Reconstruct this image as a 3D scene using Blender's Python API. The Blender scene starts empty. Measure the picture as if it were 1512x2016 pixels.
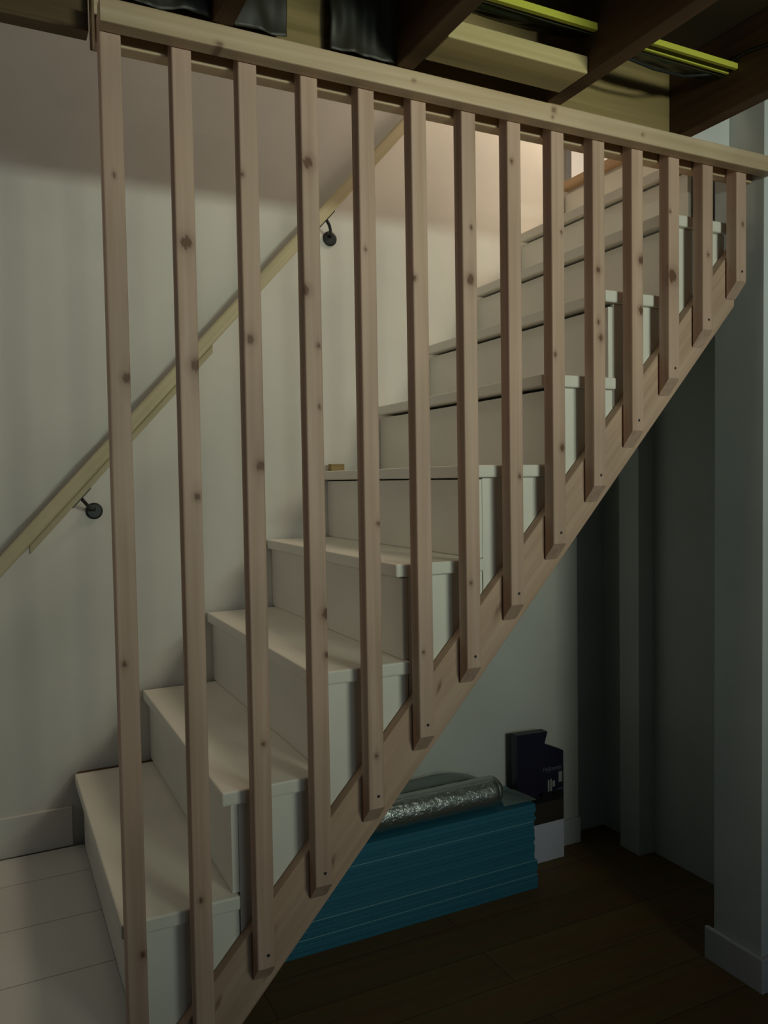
import bpy, math, random
from mathutils import Matrix, Vector, noise

random.seed(7)
S = bpy.context.scene
COL = S.collection
H = 1.545            # eye height over the lower floor; positions below are written relative to the eye

# ------------------------------------------------------------------ camera
cam_d = bpy.data.cameras.new('camera')
cam = bpy.data.objects.new('camera', cam_d)
COL.objects.link(cam)
yaw, pit, rol = 0.45894, -0.0415018, 0.0159312
F = Vector((math.sin(yaw)*math.cos(pit), math.cos(yaw)*math.cos(pit), math.sin(pit)))
R0 = Vector((math.cos(yaw), -math.sin(yaw), 0))
D0 = F.cross(R0)
RR = R0*math.cos(rol) + D0*math.sin(rol)
DD = -R0*math.sin(rol) + D0*math.cos(rol)
m = Matrix((RR, -DD, -F)).transposed().to_4x4()
m.translation = (0, 0, H)
cam.matrix_world = m
cam_d.sensor_fit = 'HORIZONTAL'
cam_d.sensor_width = 36
cam_d.lens = 36*1579.4/1512
cam_d.clip_start = 0.02
S.camera = cam

# ------------------------------------------------------------------ world, lights, exposure
w = bpy.data.worlds.new('world')
S.world = w
w.use_nodes = True
bg = w.node_tree.nodes['Background']
bg.inputs['Color'].default_value = (0.50, 0.72, 0.92, 1)
bg.inputs['Strength'].default_value = 0.055

def area(name, loc, target, sx, sy, power, color, spread=180):
    d = bpy.data.lights.new(name, 'AREA')
    d.shape = 'RECTANGLE'; d.size = sx; d.size_y = sy
    d.energy = power; d.color = color; d.spread = math.radians(spread)
    o = bpy.data.objects.new(name, d); COL.objects.link(o)
    o.location = (loc[0], loc[1], loc[2]+H)
    v = Vector((target[0]-loc[0], target[1]-loc[1], target[2]-loc[2]))
    o.rotation_euler = v.to_track_quat('-Z', 'Y').to_euler()
    return o
area('window_light_front', (1.35, -3.4, 0.36), (0.9, 2.6, 0.8), 1.9, 0.34, 5.0, (0.76, 0.96, 1.0), 70)
area('room_lamp', (1.50, -1.60, 0.535), (0.95, 2.6, 0.80), 0.62, 0.18, 9.0, (0.92, 1.0, 0.76), 78)
area('fill_light_left', (-2.6, 1.8, 0.75), (1.4, 2.2, 0.45), 1.2, 0.8, 2.4, (1.0, 0.90, 0.74), 80)  # unseen fill added from the left to brighten the risers, no known window
area('upstairs_lamp', (2.3, 2.0, 1.95), (1.5, 2.5, 0.6), 0.6, 0.6, 18.0, (1.0, 0.79, 0.57))
area('fill_light_stairwell', (0.2, 2.05, 2.7), (1.1, 2.2, 0.2), 0.5, 0.5, 2.2, (1.0, 0.86, 0.64), 120)  # warm overhead fill added for risers and treads, not a known fitting

vs = S.view_settings
vs.view_transform = 'Standard'; vs.look = 'None'; vs.gamma = 1
vs.use_curve_mapping = False
vs.exposure = -0.22

# ------------------------------------------------------------------ materials
def newmat(name):
    mt = bpy.data.materials.new(name); mt.use_nodes = True
    nt = mt.node_tree
    return mt, nt, nt.nodes['Principled BSDF']

def paint(name, col, rough=0.6, bump=0.1, scale=60, var=0.06, spec=0.3):
    mt, nt, b = newmat(name)
    tc = nt.nodes.new('ShaderNodeTexCoord')
    n = nt.nodes.new('ShaderNodeTexNoise'); n.inputs['Scale'].default_value = 3.0
    n.inputs['Detail'].default_value = 4
    nt.links.new(tc.outputs['Object'], n.inputs['Vector'])
    r = nt.nodes.new('ShaderNodeValToRGB')
    r.color_ramp.elements[0].position = 0.3; r.color_ramp.elements[1].position = 0.7
    r.color_ramp.elements[0].color = (*[c*(1-var) for c in col], 1)
    r.color_ramp.elements[1].color = (*[min(1, c*(1+var)) for c in col], 1)
    nt.links.new(n.outputs['Fac'], r.inputs['Fac'])
    nt.links.new(r.outputs['Color'], b.inputs['Base Color'])
    n2 = nt.nodes.new('ShaderNodeTexNoise'); n2.inputs['Scale'].default_value = scale
    nt.links.new(tc.outputs['Object'], n2.inputs['Vector'])
    bp = nt.nodes.new('ShaderNodeBump'); bp.inputs['Strength'].default_value = bump
    bp.inputs['Distance'].default_value = 0.002
    nt.links.new(n2.outputs['Fac'], bp.inputs['Height'])
    nt.links.new(bp.outputs['Normal'], b.inputs['Normal'])
    b.inputs['Roughness'].default_value = rough
    b.inputs['Specular IOR Level'].default_value = spec
    return mt

def wood(name, c1, c2, axis='Z', rough=0.55, angle=0.0, knots=False, knotcol=(0.12, 0.05, 0.025), grain=1.0):
    mt, nt, b = newmat(name)
    tc = nt.nodes.new('ShaderNodeTexCoord')
    oi = nt.nodes.new('ShaderNodeObjectInfo')
    add = nt.nodes.new('ShaderNodeVectorMath'); add.operation = 'ADD'
    sc = nt.nodes.new('ShaderNodeVectorMath'); sc.operation = 'SCALE'
    sc.inputs[0].default_value = (7.3, 3.1, 11.7)
    nt.links.new(oi.outputs['Random'], sc.inputs['Scale'])
    rot = nt.nodes.new('ShaderNodeMapping'); rot.inputs['Rotation'].default_value = (0, angle, 0)
    nt.links.new(tc.outputs['Object'], rot.inputs['Vector'])
    nt.links.new(rot.outputs['Vector'], add.inputs[0]); nt.links.new(sc.outputs[0], add.inputs[1])
    mp = nt.nodes.new('ShaderNodeMapping')
    s = {'X': (1.2, 45, 45), 'Y': (45, 1.2, 45), 'Z': (45, 45, 1.2)}[axis]
    mp.inputs['Scale'].default_value = s
    nt.links.new(add.outputs[0], mp.inputs['Vector'])
    n = nt.nodes.new('ShaderNodeTexNoise'); n.inputs['Scale'].default_value = 1.0
    n.inputs['Detail'].default_value = 5; n.inputs['Distortion'].default_value = 0.6
    nt.links.new(mp.outputs['Vector'], n.inputs['Vector'])
    r = nt.nodes.new('ShaderNodeValToRGB')
    r.color_ramp.elements[0].position = 0.34; r.color_ramp.elements[1].position = 0.66
    r.color_ramp.elements[0].color = (*c1, 1); r.color_ramp.elements[1].color = (*c2, 1)
    nt.links.new(n.outputs['Fac'], r.inputs['Fac'])
    # slow tone drift along the piece
    n3 = nt.nodes.new('ShaderNodeTexNoise'); n3.inputs['Scale'].default_value = 2.5
    nt.links.new(add.outputs[0], n3.inputs['Vector'])
    mr = nt.nodes.new('ShaderNodeMapRange')
    mr.inputs['From Min'].default_value = 0.3; mr.inputs['From Max'].default_value = 0.7
    mr.inputs['To Min'].default_value = 0.86; mr.inputs['To Max'].default_value = 1.08
    nt.links.new(n3.outputs['Fac'], mr.inputs['Value'])
    mu = nt.nodes.new('ShaderNodeVectorMath'); mu.operation = 'SCALE'
    nt.links.new(r.outputs['Color'], mu.inputs[0]); nt.links.new(mr.outputs['Result'], mu.inputs['Scale'])
    last = mu.outputs[0]
    if knots:
        at = nt.nodes.new('ShaderNodeAttribute'); at.attribute_name = 'knot'
        mx = nt.nodes.new('ShaderNodeMix'); mx.data_type = 'RGBA'
        nt.links.new(at.outputs['Fac'], mx.inputs['Factor'])
        nt.links.new(last, mx.inputs['A']); mx.inputs['B'].default_value = (*knotcol, 1)
        last = mx.outputs['Result']
    nt.links.new(last, b.inputs['Base Color'])
    bp = nt.nodes.new('ShaderNodeBump'); bp.inputs['Strength'].default_value = 0.25*grain
    bp.inputs['Distance'].default_value = 0.001
    nt.links.new(n.outputs['Fac'], bp.inputs['Height'])
    nt.links.new(bp.outputs['Normal'], b.inputs['Normal'])
    b.inputs['Roughness'].default_value = rough
    b.inputs['Specular IOR Level'].default_value = 0.3
    return mt

def plain(name, col, rough=0.5, metal=0.0, emit=None):
    mt, nt, b = newmat(name)
    b.inputs['Base Color'].default_value = (*col, 1)
    b.inputs['Roughness'].default_value = rough
    b.inputs['Metallic'].default_value = metal
    if emit:
        b.inputs['Emission Color'].default_value = (*emit[:3], 1)
        b.inputs['Emission Strength'].default_value = emit[3]
    return mt

ANG = math.atan(1.1)
M = {}
M['wall'] = paint('wall_paint', (0.66, 0.645, 0.60), 0.7)
M['wall2'] = paint('wall_paint_grey', (0.62, 0.64, 0.63), 0.7)
M['wall3'] = paint('wall_paint_upstairs', (0.68, 0.62, 0.56), 0.7)
M['trim'] = paint('trim_paint', (0.62, 0.61, 0.62), 0.45)
M['step'] = paint('step_paint', (0.70, 0.68, 0.61), 0.5, 0.15, 40)
M['pine'] = wood('pine', (0.47, 0.310, 0.228), (0.57, 0.395, 0.305), 'Z', knots=True)
M['pine_x'] = wood('pine_along', (0.50, 0.36, 0.22), (0.62, 0.47, 0.32), 'X', knots=True)
M['pine_s'] = wood('pine_slope', (0.44, 0.29, 0.205), (0.54, 0.375, 0.275), 'X', angle=ANG, knots=True)
M['rail'] = wood('handrail_wood', (0.50, 0.44, 0.27), (0.60, 0.52, 0.34), 'X', angle=ANG)
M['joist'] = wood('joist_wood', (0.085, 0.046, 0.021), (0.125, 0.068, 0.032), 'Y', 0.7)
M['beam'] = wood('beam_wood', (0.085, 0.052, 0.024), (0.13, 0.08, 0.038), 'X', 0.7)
M['block'] = wood('blocking_wood', (0.50, 0.40, 0.19), (0.60, 0.48, 0.25), 'X', 0.6)
M['rim'] = wood('rim_wood', (0.20, 0.145, 0.055), (0.29, 0.21, 0.09), 'X', 0.7)
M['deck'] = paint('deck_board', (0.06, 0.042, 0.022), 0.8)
M['black'] = plain('black_metal', (0.018, 0.02, 0.02), 0.45, 0.3)
M['screw'] = plain('screw_steel', (0.05, 0.045, 0.04), 0.5, 0.5)
M['yellow'] = plain('yellow_strip', (0.52, 0.52, 0.06), 0.5)
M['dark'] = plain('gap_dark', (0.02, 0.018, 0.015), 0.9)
M['nosing'] = wood('nosing_wood', (0.42, 0.27, 0.15), (0.50, 0.33, 0.19), 'Y')

# ------------------------------------------------------------------ mesh helpers
def link(name, verts, faces, mat, parent=None, origin=None, smooth=False, mats=None, fmat=None, attr=None):
    """verts relative to the eye; the origin goes to the bottom centre"""
    vs_ = [Vector((v[0], v[1], v[2]+H)) for v in verts]
    if origin is None:
        xs = [v.x for v in vs_]; ys = [v.y for v in vs_]; zs = [v.z for v in vs_]
        o = Vector(((min(xs)+max(xs))/2, (min(ys)+max(ys))/2, min(zs)))
    else:
        o = Vector((origin[0], origin[1], origin[2]+H))
    me = bpy.data.meshes.new(name)
    me.from_pydata([tuple(v-o) for v in vs_], [], faces)
    for mm in (mats or [mat]): me.materials.append(mm)
    if fmat:
        for p, i in zip(me.polygons, fmat): p.material_index = i
    if smooth:
        me.polygons.foreach_set('use_smooth', [True]*len(me.polygons))
    if attr is not None:
        a = me.attributes.new('knot', 'FLOAT', 'POINT')
        a.data.foreach_set('value', attr)
    me.update()
    ob = bpy.data.objects.new(name, me)
    COL.objects.link(ob)
    if parent:
        ob.parent = parent
        base = Vector(parent['_abs'])
        ob.location = o - base
    else:
        ob.location = o
    ob['_abs'] = tuple(o)
    return ob

def bevel(ob, wd=0.003, seg=2):
    b = ob.modifiers.new('bevel', 'BEVEL'); b.width = wd; b.segments = seg
    b.limit_method = 'ANGLE'; b.angle_limit = math.radians(35)
    return ob

def empty(name, loc):
    o = bpy.data.objects.new(name, None); COL.objects.link(o)
    o.empty_display_size = 0.1
    o.location = (loc[0], loc[1], loc[2]+H)
    o['_abs'] = (loc[0], loc[1], loc[2]+H)
    return o

def tag(o, label=None, cat=None, group=None, kind=None):
    if label: o['label'] = label
    if cat: o['category'] = cat
    if group: o['group'] = group
    if kind: o['kind'] = kind
    return o

BF = [(0, 3, 2, 1), (4, 5, 6, 7), (0, 1, 5, 4), (1, 2, 6, 5), (2, 3, 7, 6), (3, 0, 4, 7)]
def boxv(x0, x1, y0, y1, z0, z1):
    return [(x0, y0, z0), (x1, y0, z0), (x1, y1, z0), (x0, y1, z0), (x0, y0, z1), (x1, y0, z1), (x1, y1, z1), (x0, y1, z1)]
def box(name, x0, x1, y0, y1, z0, z1, mat, parent=None, bv=0.002):
    o = link(name, boxv(x0, x1, y0, y1, z0, z1), BF, mat, parent)
    if bv: bevel(o, bv)
    return o
def boxes(name, lst, mat, parent=None, bv=0.0, mats=None, idx=None):
    V, Fc, fm = [], [], []
    for k, b in enumerate(lst):
        n = len(V); V += boxv(*b); Fc += [tuple(i+n for i in f) for f in BF]
        fm += [(idx[k] if idx else 0)]*6
    o = link(name, V, Fc, mat, parent, mats=mats, fmat=fm)
    if bv: bevel(o, bv)
    return o
def prism_y(name, pts, y0, y1, mat, parent=None, bv=0.0):
    """outline in x,z (counter clockwise seen from -y), extruded in y"""
    n = len(pts)
    V = [(p[0], y0, p[1]) for p in pts] + [(p[0], y1, p[1]) for p in pts]
    Fc = [tuple(range(n)), tuple(reversed(range(n, 2*n)))]
    Fc += [(i, i+n, (i+1) % n+n, (i+1) % n) for i in range(n)]
    o = link(name, V, Fc, mat, parent)
    if bv: bevel(o, bv)
    return o
def tube(name, pts, r, mat, parent=None, n=12, radii=None):
    V, Fc = [], []
    P = [Vector(p) for p in pts]
    up = Vector((0.13, 0.2, 0.97))
    for i, p in enumerate(P):
        t = (P[min(i+1, len(P)-1)] - P[max(i-1, 0)]).normalized()
        a = t.cross(up).normalized(); b = t.cross(a).normalized()
        rr = radii[i] if radii else r
        for k in range(n):
            q = 2*math.pi*k/n
            V.append(tuple(p + a*math.cos(q)*rr + b*math.sin(q)*rr))
    for i in range(len(P)-1):
        for k in range(n):
            Fc.append((i*n+k, i*n+(k+1) % n, (i+1)*n+(k+1) % n, (i+1)*n+k))
    Fc.append(tuple(reversed(range(n)))); Fc.append(tuple(range((len(P)-1)*n, len(P)*n)))
    return link(name, V, Fc, mat, parent, smooth=True)

# ------------------------------------------------------------------ floor, walls, ceiling
def plank_floor():
    mt, nt, b = newmat('floor_wood')
    tc = nt.nodes.new('ShaderNodeTexCoord')
    mp = nt.nodes.new('ShaderNodeMapping')
    nt.links.new(tc.outputs['Object'], mp.inputs['Vector'])
    br = nt.nodes.new('ShaderNodeTexBrick')
    br.inputs['Scale'].default_value = 1.0
    br.inputs['Brick Width'].default_value = 1.4; br.inputs['Row Height'].default_value = 0.17
    br.inputs['Mortar Size'].default_value = 0.0015
    br.inputs['Color1'].default_value = (0.22, 0.132, 0.05, 1)
    br.inputs['Color2'].default_value = (0.26, 0.158, 0.06, 1)
    br.inputs['Mortar'].default_value = (0.09, 0.052, 0.02, 1)
    nt.links.new(mp.outputs['Vector'], br.inputs['Vector'])
    m2 = nt.nodes.new('ShaderNodeMapping'); m2.inputs['Scale'].default_value = (2, 40, 2)
    nt.links.new(tc.outputs['Object'], m2.inputs['Vector'])
    n = nt.nodes.new('ShaderNodeTexNoise'); n.inputs['Scale'].default_value = 1; n.inputs['Detail'].default_value = 5
    nt.links.new(m2.outputs['Vector'], n.inputs['Vector'])
    mx = nt.nodes.new('ShaderNodeMix'); mx.data_type = 'RGBA'; mx.blend_type = 'MULTIPLY'
    mx.inputs['Factor'].default_value = 0.5
    nt.links.new(br.outputs['Color'], mx.inputs['A']); nt.links.new(n.outputs['Color'], mx.inputs['B'])
    nt.links.new(mx.outputs['Result'], b.inputs['Base Color'])
    b.inputs['Roughness'].default_value = 0.55
    b.inputs['Specular IOR Level'].default_value = 0.25
    return mt
M['floor'] = plank_floor()

FZ = -1.545
def st(o): return tag(o, kind='structure')
st(box('floor', -3.2, 4.6, -3.8, 3.0, FZ-0.1, FZ, M['floor'], bv=0))
st(box('wall_back', -3.2, 2.2, 2.64, 2.78, FZ, 1.13, M['wall'], bv=0))
st(box('wall_back', -3.2, 2.12, 2.64, 2.78, 1.13, 3.4, M['wall'], bv=0))
st(boxes('wall_right', [(2.02, 4.6, 1.60, 1.775, FZ, 1.129), (1.78, 2.0195, 1.7195, 1.775, 0.955, 1.129)], M['wall2'], bv=0.002))
st(box('wall_alcove', 2.40, 2.5, 1.775, 2.86, FZ, 0.95, M['wall2'], bv=0))
st(box('trim_1', 2.32, 2.40, 2.41, 2.52, FZ, 0.95, M['wall2'], bv=0.002))
st(box('wall_alcove_end', 2.2, 2.40, 2.71, 2.86, FZ, 0.95, M['wall2'], bv=0))
st(box('baseboard_back', 0.3, 2.2, 2.625, 2.64, FZ, FZ+0.105, M['trim']))
st(boxes('baseboard_right', [(2.006, 2.02, 1.586, 1.80, FZ, FZ+0.105), (2.02, 4.6, 1.586, 1.60, FZ, FZ+0.105)], M['trim'], bv=0.003))
st(box('baseboard_landing', -3.2, 0.205, 2.628, 2.64, -1.122, -1.0, M['wall']))
# ceiling: deck over the joists, upper storey shell
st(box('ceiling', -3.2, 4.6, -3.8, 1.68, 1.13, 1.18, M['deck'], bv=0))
st(box('ceiling_upstairs', -3.2, 4.6, 1.2, 4.2, 3.4, 3.5, M['wall3'], bv=0))
st(box('wall_upstairs_end', 4.5, 4.6, 1.68, 3.6, 1.18, 3.4, M['wall3'], bv=0))
# upstairs far wall with its window opening
wx0, wx1, wz0, wz1 = 2.935, 3.75, 1.42, 2.55
st(boxes('wall_upstairs_far', [(2.12, wx0, 3.6, 3.72, 1.18, 3.4), (wx1, 4.6, 3.6, 3.72, 1.18, 3.4),
   (wx0, wx1, 3.6, 3.72, 1.18, wz0), (wx0, wx1, 3.6, 3.72, wz1, 3.4)], M['wall3']))
st(box('floor_upstairs', 2.150, 4.6, 1.775, 3.6, 0.95, 1.181, M['step'], bv=0))
wf = st(boxes('window_1', [(wx0, wx0+.03, 3.59, 3.66, wz0, wz1), (wx1-.03, wx1, 3.59, 3.66, wz0, wz1),
   (wx0+.03, wx1-.03, 3.59, 3.66, wz0, wz0+.03), (wx0+.03, wx1-.03, 3.59, 3.66, wz1-.03, wz1)], M['trim'], bv=0.002))
boxes('window_sash', [(wx0+.036, wx0+.052, 3.61, 3.65, wz0+.03, wz1-.03), (wx1-.052, wx1-.03, 3.61, 3.65, wz0+.03, wz1-.03),
   (wx0+.052, wx1-.052, 3.61, 3.65, wz0+.03, wz0+.052), (wx0+.052, wx1-.052, 3.61, 3.65, wz1-.052, wz1-.03)], M['wall'], wf)
box('pane', wx0+.04, wx1-.04, 3.655, 3.66, wz0+.02, wz1-.02, plain('daylight_pane', (0.8, 0.8, 0.8), 0.3, 0, (1.0, 0.80, 0.60, 0.62)), wf, bv=0)

# landing at the foot of the stairs (painted boards)
def board_mat():
    mt, nt, b = newmat('landing_boards')
    tc = nt.nodes.new('ShaderNodeTexCoord')
    br = nt.nodes.new('ShaderNodeTexBrick')
    br.inputs['Scale'].default_value = 1
    br.inputs['Brick Width'].default_value = 40.0; br.inputs['Row Height'].default_value = 0.25
    br.inputs['Mortar Size'].default_value = 0.0022
    br.inputs['Color1'].default_value = (0.60, 0.59, 0.57, 1); br.inputs['Color2'].default_value = (0.64, 0.63, 0.61, 1)
    br.inputs['Mortar'].default_value = (0.33, 0.32, 0.29, 1)
    mp = nt.nodes.new('ShaderNodeMapping'); mp.inputs['Location'].default_value = (1.5, 0.206, 0)
    nt.links.new(tc.outputs['Object'], mp.inputs['Vector'])
    nt.links.new(mp.outputs['Vector'], br.inputs['Vector'])
    nt.links.new(br.outputs['Color'], b.inputs['Base Color'])
    b.inputs['Roughness'].default_value = 0.5
    return mt
M['boards'] = board_mat()
st(box('floor_landing', -3.2, 0.2352, 1.675, 2.622, FZ, -1.122, M['boards'], bv=0))

# ------------------------------------------------------------------ staircase
RUN, RISE, X1, Z1 = 0.2116, 0.2303, 0.2135, -0.8915
stairs = empty('staircase', (1.2, 2.15, -1.122))
tag(stairs, 'steep white painted closed-riser staircase climbing right behind the wooden railing', 'staircase')
Y0, Y1 = 1.657, 2.624
for n in range(9):
    x = X1+RUN*n; z = Z1+RISE*n
    ya = Y0 if n < 8 else 1.78
    bx = box('tread', x, x+RUN+0.035, ya, 2.606 if n == 0 else (2.617 if n < 5 else Y1), z-0.031, z, M['step'], stairs, 0.004)
    yb = 2.598 if n == 0 else 2.6385
    gap = 0.004 if n < 5 else 0.009
    box('riser', x+0.022, x+0.038, ya+0.0155, yb, z-RISE+0.0005 if n else -1.1215, z-0.031-gap, M['step'], stairs, 0.0015)
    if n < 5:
        # dark strip added to stand for shade in the gap behind the tread
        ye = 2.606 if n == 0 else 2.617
        tag(box('gap_shade_strip', x+0.012, x+RUN+0.020, ye+0.001, 2.6395, z-0.030, z-0.006, M['beam'], stairs, 0), 'dark strip standing for shade in the gap behind the tread')
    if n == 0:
        tag(box('gap_shade_board', x+0.045, x+0.055, 2.5985, 2.6395, -1.121, z-0.031, M['dark'], stairs, 0), 'dark board standing for shade in the open gap at the wall end of the lowest riser')  # near-black board added so the slot beside the riser looks shaded
    if n < 8:
        # white side panel below this tread, down behind the sloping board
        xa, xb = x+0.0385, x+RUN+0.036
        lo = lambda q: 1.1*q-1.60
        prism_y('side_panel', [(xa, max(lo(xa), FZ)), (xb, max(lo(xb), FZ)), (xb, z-0.0315), (xa, z-0.0315)], 1.6725, 1.685, M['step'], stairs, 0.0012)
x = X1+RUN*9; z = Z1+RISE*9
box('riser', x+0.022, x+0.038, 1.79, Y1, z-RISE+0.0005, z-0.045, M['step'], stairs, 0.0015)
nb = box('landing_nosing', x, x+0.031, 1.78, Y1, z-0.033, z, M['nosing'], stairs, 0.003)
tag(nb, 'bare brown wooden edge board of the top landing')
# sloping underside boarding
lo = lambda q: 1.1*q-1.61
prism_y('underside_panel', [(0.24, lo(0.24)+.0), (2.01, lo(2.01)), (2.01, lo(2.01)+0.02), (0.24, lo(0.24)+0.02)], 1.686, 2.62, M['step'], stairs)

wbk = box('wood_offcut', 1.078, 1.128, 2.59, 2.618, Z1+RISE*4+0.0005, Z1+RISE*4+0.024, M['rim'], bv=0.001)
tag(wbk, 'small wooden offcut lying on a white tread against the wall', 'wood block')

# ------------------------------------------------------------------ wooden railing
railing = empty('stair_railing', (1.1, 1.62, FZ))
tag(railing, 'bare pine stair railing with square upright balusters fixed to a sloping board', 'railing')
RX = [0.2150, 0.3475, 0.4795, 0.6120, 0.7440, 0.8735, 1.0050, 1.1325, 1.2625, 1.3920, 1.5215, 1.6510, 1.7770, 1.9080]
BW = 0.0388
# knots seen on each baluster: (height rel. eye, position across 0..1, radius)
KN = {0: [(0.20, .80, .007), (.58, .5, .003), (-.35, .3, .004), (-.93, .8, .005)],
      1: [(0.47, .5, .010), (0.23, .85, .010), (-0.03, .75, .006), (-.85, .4, .004)],
      2: [(0.62, .1, .004), (0.29, .35, .007), (0.03, .75, .008), (-.55, .6, .004)],
      3: [(0.665, .35, .010), (0.285, .75, .004), (0.155, .75, .0035), (-.29, .9, .008), (-.38, .9, .005), (.4, .1, .008)],
      4: [(0.50, .3, .003), (-.1, .85, .004), (-.62, .5, .004)],
      5: [(0.45, .05, .005), (-.4, .3, .003)],
      6: [(0.58, .6, .0035), (0.46, .5, .009), (-.25, .3, .004)],
      7: [(0.75, .3, .004), (0.0, .7, .004)],
      8: [(0.60, .75, .003), (0.07, .7, .006), (.3, .2, .004)],
      9: [(0.52, .4, .006), (0.39, .4, .004), (.35, .6, .006)],
      10: [(0.56, .8, .009), (0.43, .75, .008)],
      11: [(0.53, .3, .014), (.7, .1, .003)], 12: [(.6, .5, .004)], 13: [(.70, .6, .004)]}
def baluster(k, x):
    zt = 0.8825
    zb = 1.1*x-1.558
    r = 0.0035
    ring = []
    nf = 12
    # front face points, left to right, then round the back
    for i in range(nf+1): ring.append((r+(BW-2*r)*i/nf, 0.0))
    for a in (60, 30, 0): ring.append((BW-r+r*math.cos(math.radians(a)), r-r*math.sin(math.radians(a))))
    ring += [(BW, BW-r), (BW-r, BW)]
    ring += [(r, BW), (0, BW-r)]
    for i in range(1, 8): ring.append((0, (BW-r)+(2*r-BW)*i/8))
    for a in (0, 30, 60): ring.append((r-r*math.cos(math.radians(a)), r-r*math.sin(math.radians(a))))
    nr = len(ring)
    rows = int((zt-zb)/0.006)+1
    V, Fc, at = [], [], []
    kn = [(z_, x_*BW, q) for z_, x_, q in KN.get(k, [])]
    rnd = random.Random(k*13+5)
    lean = rnd.uniform(-.0015, .0015)
    for j in range(rows+1):
        t = j/rows
        for (px, py) in ring:
            bot = zb - py*1.1
            z_ = zt + (bot-zt)*t
            V.append((x+px+lean*t, 1.60+py, z_))
            a = 0.0
            for (kz, kx, kr) in kn:
                # distance on the unrolled front / left side
                u = px if py < 0.02 else 9
                if px < 0.001: u = -py
                d = math.hypot((u-kx)/1.0, (z_-kz)/1.25)
                dd = d/kr
                wob = noise.noise(Vector((u*160, z_*110, k*3.1)))*0.3
                if dd+wob < 1: a = max(a, 0.92)
                elif dd < 2.8: a = max(a, 0.42*(1-(dd-1)/1.8))
                # grain swirl around the knot
                ring_d = math.hypot((u-kx), (z_-kz)/3.2)/kr
                if ring_d < 2.4: a = max(a, 0.22*(1-ring_d/2.4))
            at.append(max(0, min(1, a)))
    for j in range(rows):
        for i in range(nr):
            a, b = j*nr+i, j*nr+(i+1) % nr
            Fc.append((a, a+nr, b+nr, b))
    Fc.append(tuple(range(nr))); Fc.append(tuple(reversed(range(rows*nr, (rows+1)*nr))))
    o = link('baluster', V, Fc, M['pine'], railing, smooth=False, attr=at)
    # screw near the foot
    cx_, cz_ = x+BW*0.56, zb+0.027
    Vs, Fs = [], []
    for rr, yy in ((0.0036, 1.5992), (0.0036, 1.6005), (0.0012, 1.6003)):
        for q in range(10):
            an = 2*math.pi*q/10
            Vs.append((cx_+rr*math.cos(an), yy, cz_+rr*math.sin(an)))
    for q in range(10):
        Fs.append((q, (q+1) % 10, 10+(q+1) % 10, 10+q))
    Fs.append(tuple(range(10)))
    link('screw', Vs, Fs, M['screw'], o)
    return o
for k, x in enumerate(RX): baluster(k, x)

def knotty_board(name, L0, L1, y0, y1, fz, mat, parent, knots, slope=0.0, hgt=None, face=True):
    """board along x; z bottom = fz(x); knots on the front face (x, dz, r)"""
    n = int((L1-L0)/0.006); mz = 10
    V, Fc, at = [], [], []
    r = 0.003
    prof = [(y0+r, 0)]
    prof = []
    for i in range(mz+1): prof.append((y0, r+(hgt-2*r)*i/mz))
    prof += [(y0+r*.3, hgt-r*.3), (y0+r, hgt), (y1-r, hgt), (y1, hgt-r), (y1, r), (y1-r, 0)]
    for i in range(1, 5): prof.append((y1-r+(y0-y1+2*r)*i/4, 0))
    prof.append((y0+r*.3, r*.3))
    m_ = len(prof)
    for j in range(n+1):
        x = L0+(L1-L0)*j/n
        for (py, pz) in prof:
            z = fz(x)+pz
            V.append((x, py, z))
            a = 0
            for (kx, dz, kr) in knots:
                d = math.hypot((x-kx), (pz-dz-slope*0))/kr
                d += noise.noise(Vector((x*120, pz*120, kr*99)))*0.25
                if d < 1: a = max(a, .7)
                elif d < 2.3: a = max(a, .3*(1-(d-1)/1.3))
            at.append(a)
    for j in range(n):
        for i in range(m_):
            a, b = j*m_+i, j*m_+(i+1) % m_
            Fc.append((a, a+m_, b+m_, b))
    Fc.append(tuple(range(m_))); Fc.append(tuple(reversed(range(n*m_, (n+1)*m_))))
    return link(name, V, Fc, mat, parent, attr=at)

knotty_board('top_rail', 0.2125, 2.018, 1.560, 1.5995, lambda x: 0.841, M['pine_x'], railing,
             [(0.43, .003, .006), (0.86, .022, .004), (1.24, .03, .006), (1.235, .012, .004), (1.52, .02, .004)], hgt=0.044)
knotty_board('rear_rail', 0.2125, 2.018, 1.6412, 1.6790, lambda x: 0.841, M['pine_x'], railing,
             [(0.5, .02, .005)], hgt=0.085)
knotty_board('sloping_board', 0.11, 1.946, 1.6408, 1.6715, lambda x: max(1.1*x-1.662, FZ), M['pine_s'], railing,
             [(1.12, .10, .011), (0.66, .07, .010), (0.52, .10, .009), (.515, .04, .008), (.95, .12, .004), (.80, .06, .005),
              (1.42, .05, .006), (1.70, .09, .006), (.40, .12, .007)], hgt=0.172)

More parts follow.
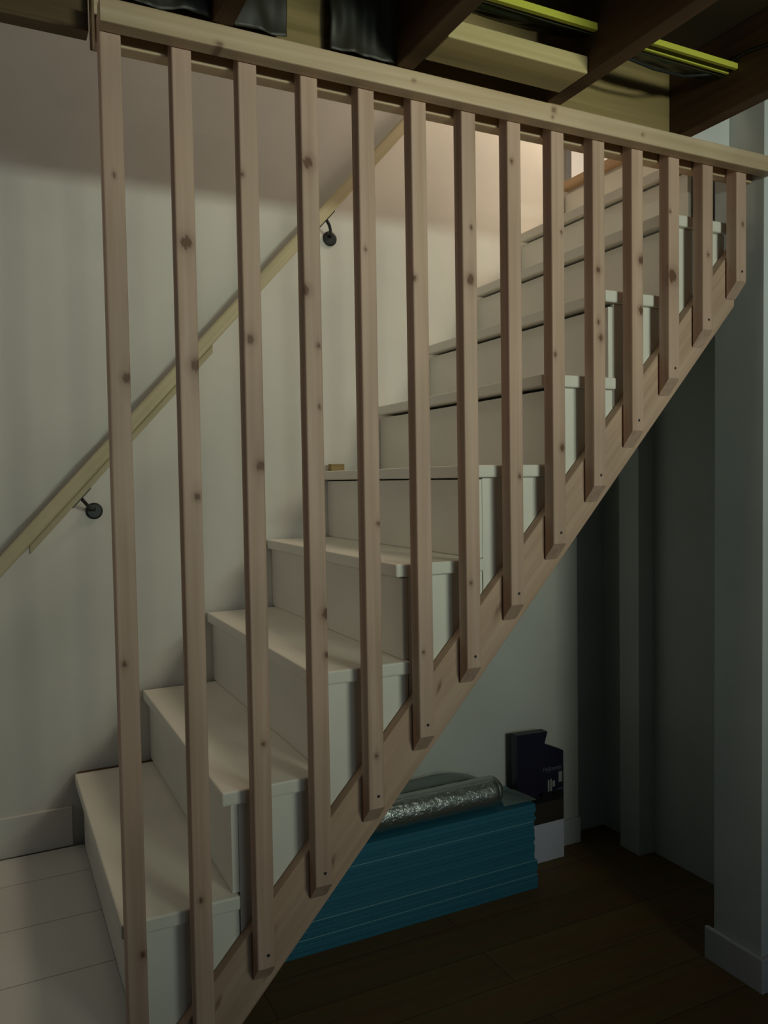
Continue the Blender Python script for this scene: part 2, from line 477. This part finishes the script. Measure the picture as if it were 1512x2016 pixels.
# ------------------------------------------------------------------ handrail on the wall
hr = empty('wall_handrail', (0.7, 2.56, 0.5))
tag(hr, 'slim pale wooden handrail sloping up the white wall on black brackets', 'handrail')
def slope_bar(name, xa, xb, ztop, th, y0, y1, mat, parent, bv):
    pts = [(xa, 1.11*xa+ztop-th), (xb, 1.11*xb+ztop-th), (xb, 1.11*xb+ztop), (xa, 1.11*xa+ztop)]
    return prism_y(name, pts, y0, y1, mat, parent, bv)
slope_bar('rail', -0.35, 2.10, -0.238, 0.058, 2.540, 2.578, M['rail'], hr, 0.006)
o = slope_bar('support_batten', 0.105, 0.66, -0.2965, 0.026, 2.545, 2.575, M['rail'], hr, 0.003)
def bracket(x, z, parent):
    n = 24
    V, Fc = [], []
    yy = 2.64
    prof = [(0.0, -0.009), (0.020, -0.009), (0.0245, -0.007), (0.026, -0.003), (0.026, 0.0)]
    V.append((x, yy-0.009, z))
    for (r, dy) in prof[1:]:
        for q in range(n):
            a = 2*math.pi*q/n
            V.append((x+r*math.cos(a), yy+dy, z+r*math.sin(a)))
    for q in range(n): Fc.append((0, 1+q, 1+(q+1) % n))
    for j in range(3):
        for q in range(n):
            a = 1+j*n+q; b = 1+j*n+(q+1) % n
            Fc.append((a, a+n, b+n, b))
    Fc.append(tuple(1+3*n+q for q in range(n)))
    br = link('bracket', V, Fc, M['black'], parent, smooth=False)
    # arm swings out from the wall and up to the plate under the rail
    xt = x-0.043; zt = 1.11*xt-0.238-0.058-0.006
    if x < 0.66: zt -= 0.026
    pts = []
    for i in range(11):
        t = i/10
        yo = yy-0.008-0.072*math.sin(t*math.pi/2)
        zo = z+0.006+(zt-z-0.006)*(1-math.cos(t*math.pi/2))
        pts.append((x+(xt-x)*t, yo, zo))
    tube('arm', pts, 0.0055, M['black'], br, 10)
    zz = lambda q: 1.11*q-0.238-0.058-(0.026 if x < .66 else 0)
    prism_y('plate', [(xt-0.026, zz(xt-.026)-0.005), (xt+0.026, zz(xt+.026)-0.005), (xt+0.026, zz(xt+.026)-.0005), (xt-0.026, zz(xt-.026)-.0005)], 2.548, 2.572, M['black'], br)
bracket(0.297, -0.086, hr)
bracket(1.108, 0.845, hr)

# ------------------------------------------------------------------ open joist ceiling
jl = ['dark brown ceiling joist above the left end of the railing, second from the left',
      'dark ceiling joist left of the pale blocking piece, meeting the rail at its middle',
      'dark ceiling joist between the pale blocking piece and the rough boarding',
      'broad dark ceiling joist on the right, beside the grey wall']
for i, xj in enumerate([0.44, 0.860, 1.280, 1.735]):
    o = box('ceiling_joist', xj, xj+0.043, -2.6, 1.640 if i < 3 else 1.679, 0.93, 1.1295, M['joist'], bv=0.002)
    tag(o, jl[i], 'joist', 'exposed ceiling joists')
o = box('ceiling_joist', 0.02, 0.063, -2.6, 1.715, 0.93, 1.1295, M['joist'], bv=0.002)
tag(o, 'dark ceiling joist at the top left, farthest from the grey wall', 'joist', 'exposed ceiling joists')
rim = box('rim_board', 0.2125, 1.778, 1.680, 1.718, 0.90, 1.18, M['rim'])
tag(rim, 'rough yellowish board closing the joist ends behind the top rail', 'board')
tp = box('trimmer_post', 0.2125, 0.2515, 1.6795, 1.7215, 0.862, 0.8995, M['beam'])
tag(tp, 'short dark wooden end piece at the left end of the top rail', 'post')
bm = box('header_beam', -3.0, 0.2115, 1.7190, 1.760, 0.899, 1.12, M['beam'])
tag(bm, 'dark brown beam crossing the top left corner of the opening', 'beam')
bk = box('blocking_piece', 0.9035, 1.2795, 1.486, 1.590, 0.93, 0.970, M['block'], bv=0.003)
tag(bk, 'pale wooden blocking piece wedged between two dark ceiling joists', 'timber')
for (xa, xb, lb) in ((0.9035, 1.2795, 'bright yellow strip between the two middle joists above the pale blocking'),
                     (1.3235, 1.7345, 'bright yellow strip in the rightmost joist bay')):
    o = boxes('yellow_strip', [(xa, xb, 1.452, 1.462, 1.020, 1.034), (xa, xb, 1.480, 1.488, 1.020, 1.034)] if xa > 1.3 else [(xa, xb, 1.452, 1.464, 1.012, 1.028)], M['yellow'], bv=0.001)
    tag(o, lb, 'strip', 'yellow strips between the joists')

# crumpled dark plastic sheeting between the joists
def film_mat(name, col, rough, alpha=1.0):
    mt, nt, b = newmat(name)
    b.inputs['Base Color'].default_value = (*col, 1)
    b.inputs['Roughness'].default_value = rough
    b.inputs['Alpha'].default_value = alpha
    b.inputs['Specular IOR Level'].default_value = 0.7
    return mt
M['film_dark'] = film_mat('brown_black_plastic', (0.022, 0.019, 0.010), 0.55)
M['film'] = film_mat('dark_plastic', (0.035, 0.042, 0.020), 0.32)
def sheet(name, x0, x1, yf, zf, yb, zb, sag, mat, label):
    nx, ny = 60, 30
    V, Fc = [], []
    for j in range(ny+1):
        v = j/ny
        for i in range(nx+1):
            u = i/nx
            xx = x0+(x1-x0)*u
            yy = yf+(yb-yf)*v
            zz = zf+(zb-zf)*v - sag*math.sin(math.pi*v)*(0.5+0.5*math.sin(math.pi*u))
            nz = noise.noise(Vector((xx*5, yy*42, 1.7)))*0.011+noise.noise(Vector((xx*16+yy*20, yy*60, 4.7)))*0.005
            V.append((xx, yy, zz+nz*math.sin(math.pi*min(1, v*1.2+.05))))
    for j in range(ny):
        for i in range(nx):
            a = j*(nx+1)+i
            Fc.append((a, a+1, a+nx+2, a+nx+1))
    o = link(name, V, Fc, mat, smooth=True)
    s = o.modifiers.new('s', 'SOLIDIFY'); s.thickness = 0.001
    tag(o, label, 'plastic sheet', 'plastic sheeting in the ceiling')
    return o
sheet('plastic_sheet', 0.906, 1.277, 1.466, 1.010, 1.600, 1.070, 0.012, M['film'], 'dark crumpled plastic sheet above the pale blocking piece')
sheet('plastic_sheet', 1.326, 1.732, 1.488, 1.016, 1.565, 1.042, 0.010, M['film'], 'dark crumpled plastic sheet in the joist bay next to the grey wall')

o = tube('ceiling_cable', [(1.33, 1.497, 1.012), (1.40, 1.499, 1.000), (1.50, 1.500, 0.992), (1.60, 1.503, 0.997), (1.70, 1.50, 1.02), (1.7285, 1.47, 1.045),
          (1.7285, 1.42, 1.047), (1.7285, 1.36, 1.035), (1.7285, 1.28, 1.025), (1.7285, 1.10, 1.01)], 0.0035, M['black'])
tag(o, 'thin black cable sagging below the yellow strip and along the rightmost joist', 'cable')
def hanging(x0, x1, y, z0, z1, label):
    nx, nz = 30, 24
    V, Fc = [], []
    for j in range(nz+1):
        for i in range(nx+1):
            xx = x0+(x1-x0)*i/nx; zz = z0+(z1-z0)*j/nz
            V.append((xx, y-0.008+0.012*noise.noise(Vector((xx*28, zz*12, 2.2)))-0.01*(1-j/nz), zz+0.008*noise.noise(Vector((xx*14, 8, 1)))*(1-j/nz)))
    for j in range(nz):
        for i in range(nx):
            a = j*(nx+1)+i
            Fc.append((a, a+1, a+nx+2, a+nx+1))
    o = link('plastic_sheet', V, Fc, M['film_dark'], smooth=True)
    so = o.modifiers.new('s', 'SOLIDIFY'); so.thickness = 0.001
    tag(o, label, 'plastic sheet', 'plastic sheeting in the ceiling')
hanging(0.486, 0.600, 1.655, 0.935, 1.128, 'dark plastic sheet hanging over the rough board left of its bare patch')
hanging(0.700, 0.857, 1.655, 0.935, 1.128, 'dark plastic sheet hanging over the rough board right of its bare patch')
hanging(0.256, 0.436, 1.655, 0.935, 1.128, 'dark plastic sheet hanging behind the top rail near its left end')

# ------------------------------------------------------------------ things under the stairs
BL = [plain('foam_blue_a', (0.030, 0.185, 0.275), 0.5), plain('foam_blue_b', (0.027, 0.175, 0.26), 0.5), plain('foam_blue_c', (0.034, 0.195, 0.29), 0.5)]
M['wrapedge'] = plain('wrap_edge', (0.20, 0.42, 0.50), 0.35)
zc = FZ+0.0005
packs = [(0.056, 4, 'lowest'), (0.054, 4, 'second from the bottom'), (0.150, 10, 'thick third'), (0.066, 4, 'topmost')]
rnd = random.Random(3)
for pi_, (hh, nbd, wh) in enumerate(packs):
    e = empty('foam_board_pack', (1.18, 2.5, zc))
    lbs = {'lowest': 'lowest blue foam board pack of the stack, resting on the floor',
           'second from the bottom': 'thin blue foam board pack second from the bottom of the stack',
           'thick third': 'thickest blue foam board pack in the middle of the stack',
           'topmost': 'topmost blue foam board pack, carrying the silver foil roll'}
    tag(e, lbs[wh], 'insulation board', 'stacked blue foam board packs')
    t = (hh-0.003)/nbd
    off = [0.012, 0.008, -0.004, 0.0][pi_]
    for j in range(nbd):
        dx = rnd.uniform(-.004, .004); dy = rnd.uniform(0, .0015)
        box('board', 0.56, 1.796+off+dx, 2.400+dy, 2.600, zc+j*t, zc+(j+1)*t-0.0006, BL[(j+pi_) % 3], e, 0.0012)
    if pi_ < 3:
        box('wrap_edge', 0.56, 1.794+off, 2.3985, 2.600, zc+hh-0.003, zc+hh-0.0004, M['wrapedge'], e, 0.0008)
    zc += hh
ZT = zc

# silver foil underlay roll
def foil_mat():
    mt, nt, b = newmat('silver_foil')
    b.inputs['Base Color'].default_value = (0.55, 0.58, 0.55, 1)
    b.inputs['Metallic'].default_value = 0.9
    b.inputs['Roughness'].default_value = 0.34
    tc = nt.nodes.new('ShaderNodeTexCoord')
    mp = nt.nodes.new('ShaderNodeMapping'); mp.inputs['Scale'].default_value = (1, 1.6, 1.6)
    nt.links.new(tc.outputs['Object'], mp.inputs['Vector'])
    n = nt.nodes.new('ShaderNodeTexNoise'); n.inputs['Scale'].default_value = 48; n.inputs['Detail'].default_value = 4
    n.inputs['Distortion'].default_value = 1.2
    nt.links.new(mp.outputs['Vector'], n.inputs['Vector'])
    bp = nt.nodes.new('ShaderNodeBump'); bp.inputs['Strength'].default_value = 0.55; bp.inputs['Distance'].default_value = 0.006
    nt.links.new(n.outputs['Fac'], bp.inputs['Height']); nt.links.new(bp.outputs['Normal'], b.inputs['Normal'])
    return mt
M['foil'] = foil_mat()
def foil_roll():
    e = empty('foil_roll', (1.3, 2.455, ZT))
    tag(e, 'roll of shiny silver foil underlay lying on the blue foam board stack', 'roll')
    n, L = 48, 70
    V, Fc = [], []
    for j in range(L+1):
        x = 0.92+(1.655-0.92)*j/L
        for q in range(n):
            a = 2*math.pi*q/n
            r = 0.052+0.0018*noise.noise(Vector((x*14, math.cos(a)*2, math.sin(a)*2)))
            V.append((x+0.004*math.sin(3*a), 2.462+r*1.12*math.cos(a), ZT+0.056+r*math.sin(a)))
    for j in range(L):
        for q in range(n):
            a, b = j*n+q, j*n+(q+1) % n
            Fc.append((a, b, b+n, a+n))
    # spiral end, stepped inwards
    base = L*n
    for (rr, dx) in ((0.040, -0.004), (0.039, -0.012), (0.026, -0.008), (0.025, -0.02), (0.012, -0.02), (0.011, -0.06)):
        st_ = len(V)
        for q in range(n):
            a = 2*math.pi*q/n
            V.append((1.655+dx, 2.462+rr*1.12*math.cos(a), ZT+0.056+rr*math.sin(a)))
        for q in range(n):
            Fc.append((base+q, base+(q+1) % n, st_+(q+1) % n, st_+q))
        base = st_
    Fc.append(tuple(range(base, base+n)))
    Fc.append(tuple(reversed(range(n))))
    link('foil_cylinder', V, Fc, M['foil'], e, smooth=True)
    # loose outer lap of foil
    V, Fc = [], []
    for j in range(41):
        x = 0.93+(1.64-0.93)*j/40
        for q in range(13):
            a = math.radians(105+q*11)*-1
            a = math.radians(70-q*14)
            r = 0.0555+0.0012*noise.noise(Vector((x*20, q*.3, 5)))
            V.append((x, 2.462-r*1.12*math.cos(a), ZT+0.058+r*math.sin(a)))
    for j in range(40):
        for q in range(12):
            a = j*13+q
            Fc.append((a, a+1, a+14, a+13))
    o = link('loose_lap', V, Fc, M['foil'], e, smooth=True)
    s = o.modifiers.new('s', 'SOLIDIFY'); s.thickness = 0.0006
foil_roll()

# clear film behind and beside the roll
M['clear'] = film_mat('clear_film', (0.34, 0.39, 0.36), 0.28, 0.33)
def clear_film():
    V, Fc = [], []
    path = [(2.405, 0.003), (2.43, .008), (2.512, .015), (2.53, .05), (2.54, .085), (2.55, .103), (2.565, .108), (2.58, .104), (2.588, .09), (2.593, .06), (2.594, .02)]
    # arch behind the roll
    pts = path[2:]
    nx = 40
    for j in range(nx+1):
        x = 0.95+(1.66-0.95)*j/nx
        tail = max(0, (x-1.50)/0.16)
        for (y, z) in pts:
            V.append((x+0.02*tail*noise.noise(Vector((z*9, 2, x))), y, ZT+z*(1-0.42*tail*tail)+0.004*noise.noise(Vector((x*9, z*20, 3)))))
    m_ = len(pts)
    for j in range(nx):
        for q in range(m_-1):
            a = j*m_+q
            Fc.append((a, a+1, a+m_+1, a+m_))
    o = link('clear_film', V, Fc, M['clear'], smooth=True)
    s = o.modifiers.new('s', 'SOLIDIFY'); s.thickness = 0.0006
    tag(o, 'clear plastic film arched behind the silver roll against the wall', 'plastic film')
    V, Fc = [], []
    nu, nv = 30, 16
    for j in range(nu+1):
        u = j/nu
        for i in range(nv+1):
            v = i/nv
            x = 1.665+0.145*u
            y = 2.41+0.17*v
            z = ZT+0.004+0.05*(1-u)**2*math.sin(math.pi*min(1, v*1.0))+0.004*(1+noise.noise(Vector((x*30, y*30, 1))))
            V.append((x-0.03*v*u, y, z))
    for j in range(nu):
        for i in range(nv):
            a = j*(nv+1)+i
            Fc.append((a, a+1, a+nv+2, a+nv+1))
    o = link('loose_film', V, Fc, M['clear'], smooth=True)
    s = o.modifiers.new('s', 'SOLIDIFY'); s.thickness = 0.0006
    tag(o, 'crumpled clear film lying on the right end of the blue stack', 'plastic film')
clear_film()

# printed carton by the wall
def carton():
    e = empty('carton', (1.92, 2.57, FZ))
    tag(e, 'upright carton with a dark printed sleeve and torn open top beside the blue stack', 'box')
    y0, y1 = 2.552, 2.592
    xa, xb = 1.826, 2.052
    zs = -1.388
    navy = plain('print_navy', (0.016, 0.014, 0.034), 0.4)
    box('base', xa+.002, xb, y0-0.001, y1, FZ+0.001, zs, plain('carton_white', (0.66, 0.64, 0.74), 0.6), e, 0.0015)
    prism_y('sleeve', [(xa, zs), (xb, zs), (xb, -1.107), (1.958, -1.066), (1.974, -1.018), (xa, -1.012)], y0, y1, navy, e, 0.001)
    # the picture printed on the sleeve: a room with pale windows over a brown floor
    def pr(name, lst, col):
        return boxes(name, [(a, b, y0-0.0012, y0-0.0002, c, d) for a, b, c, d in lst], plain('print_'+name, col, 0.4), e)
    pr('printed_floor', [(xa+.004, xb-.001, zs+.003, zs+.085)], (0.050, 0.038, 0.028))
    pr('printed_furniture', [(1.93, 2.045, -1.302, -1.262), (1.87, 1.925, -1.30, -1.272)], (0.010, 0.012, 0.010))
    pr('printed_windows', [(1.972, 1.980, -1.262, -1.215), (1.984, 1.992, -1.262, -1.213), (1.995, 2.008, -1.246, -1.222), (2.026, 2.044, -1.232, -1.190)], (0.32, 0.32, 0.30))
    for q in [(2.022, 2.046, -1.262, -1.258), (1.996, 2.004, -1.276, -1.271), (1.93, 1.945, -1.275, -1.262)]:
        pr('printed_highlight', [q], (0.15, 0.15, 0.145))
    pr('printed_rule', [(1.962, 2.05, -1.1835, -1.1815)], (0.05, 0.05, 0.06))
    cu = bpy.data.curves.new('lettering', 'FONT')
    cu.body = 'Halloween'
    cu.size = 0.026; cu.extrude = 0.0003
    t = bpy.data.objects.new('lettering', cu)
    COL.objects.link(t)
    dg = bpy.context.evaluated_depsgraph_get()
    me = bpy.data.meshes.new_from_object(t.evaluated_get(dg))
    bpy.data.objects.remove(t)
    me.materials.clear(); me.materials.append(plain('print_letters', (0.17, 0.16, 0.24), 0.4))
    tt = bpy.data.objects.new('lettering', me); COL.objects.link(tt)
    tt.parent = e
    tt.location = (1.948-1.92, y0-0.0008-2.57, -1.178-FZ)
    tt.rotation_euler = (math.radians(90), 0, 0)
    wdt = max(v.co.x for v in me.vertices)
    tt.scale = (0.094/wdt, 1, 1)
carton()

for o in list(bpy.data.objects):
    if '_abs' in o: del o['_abs']
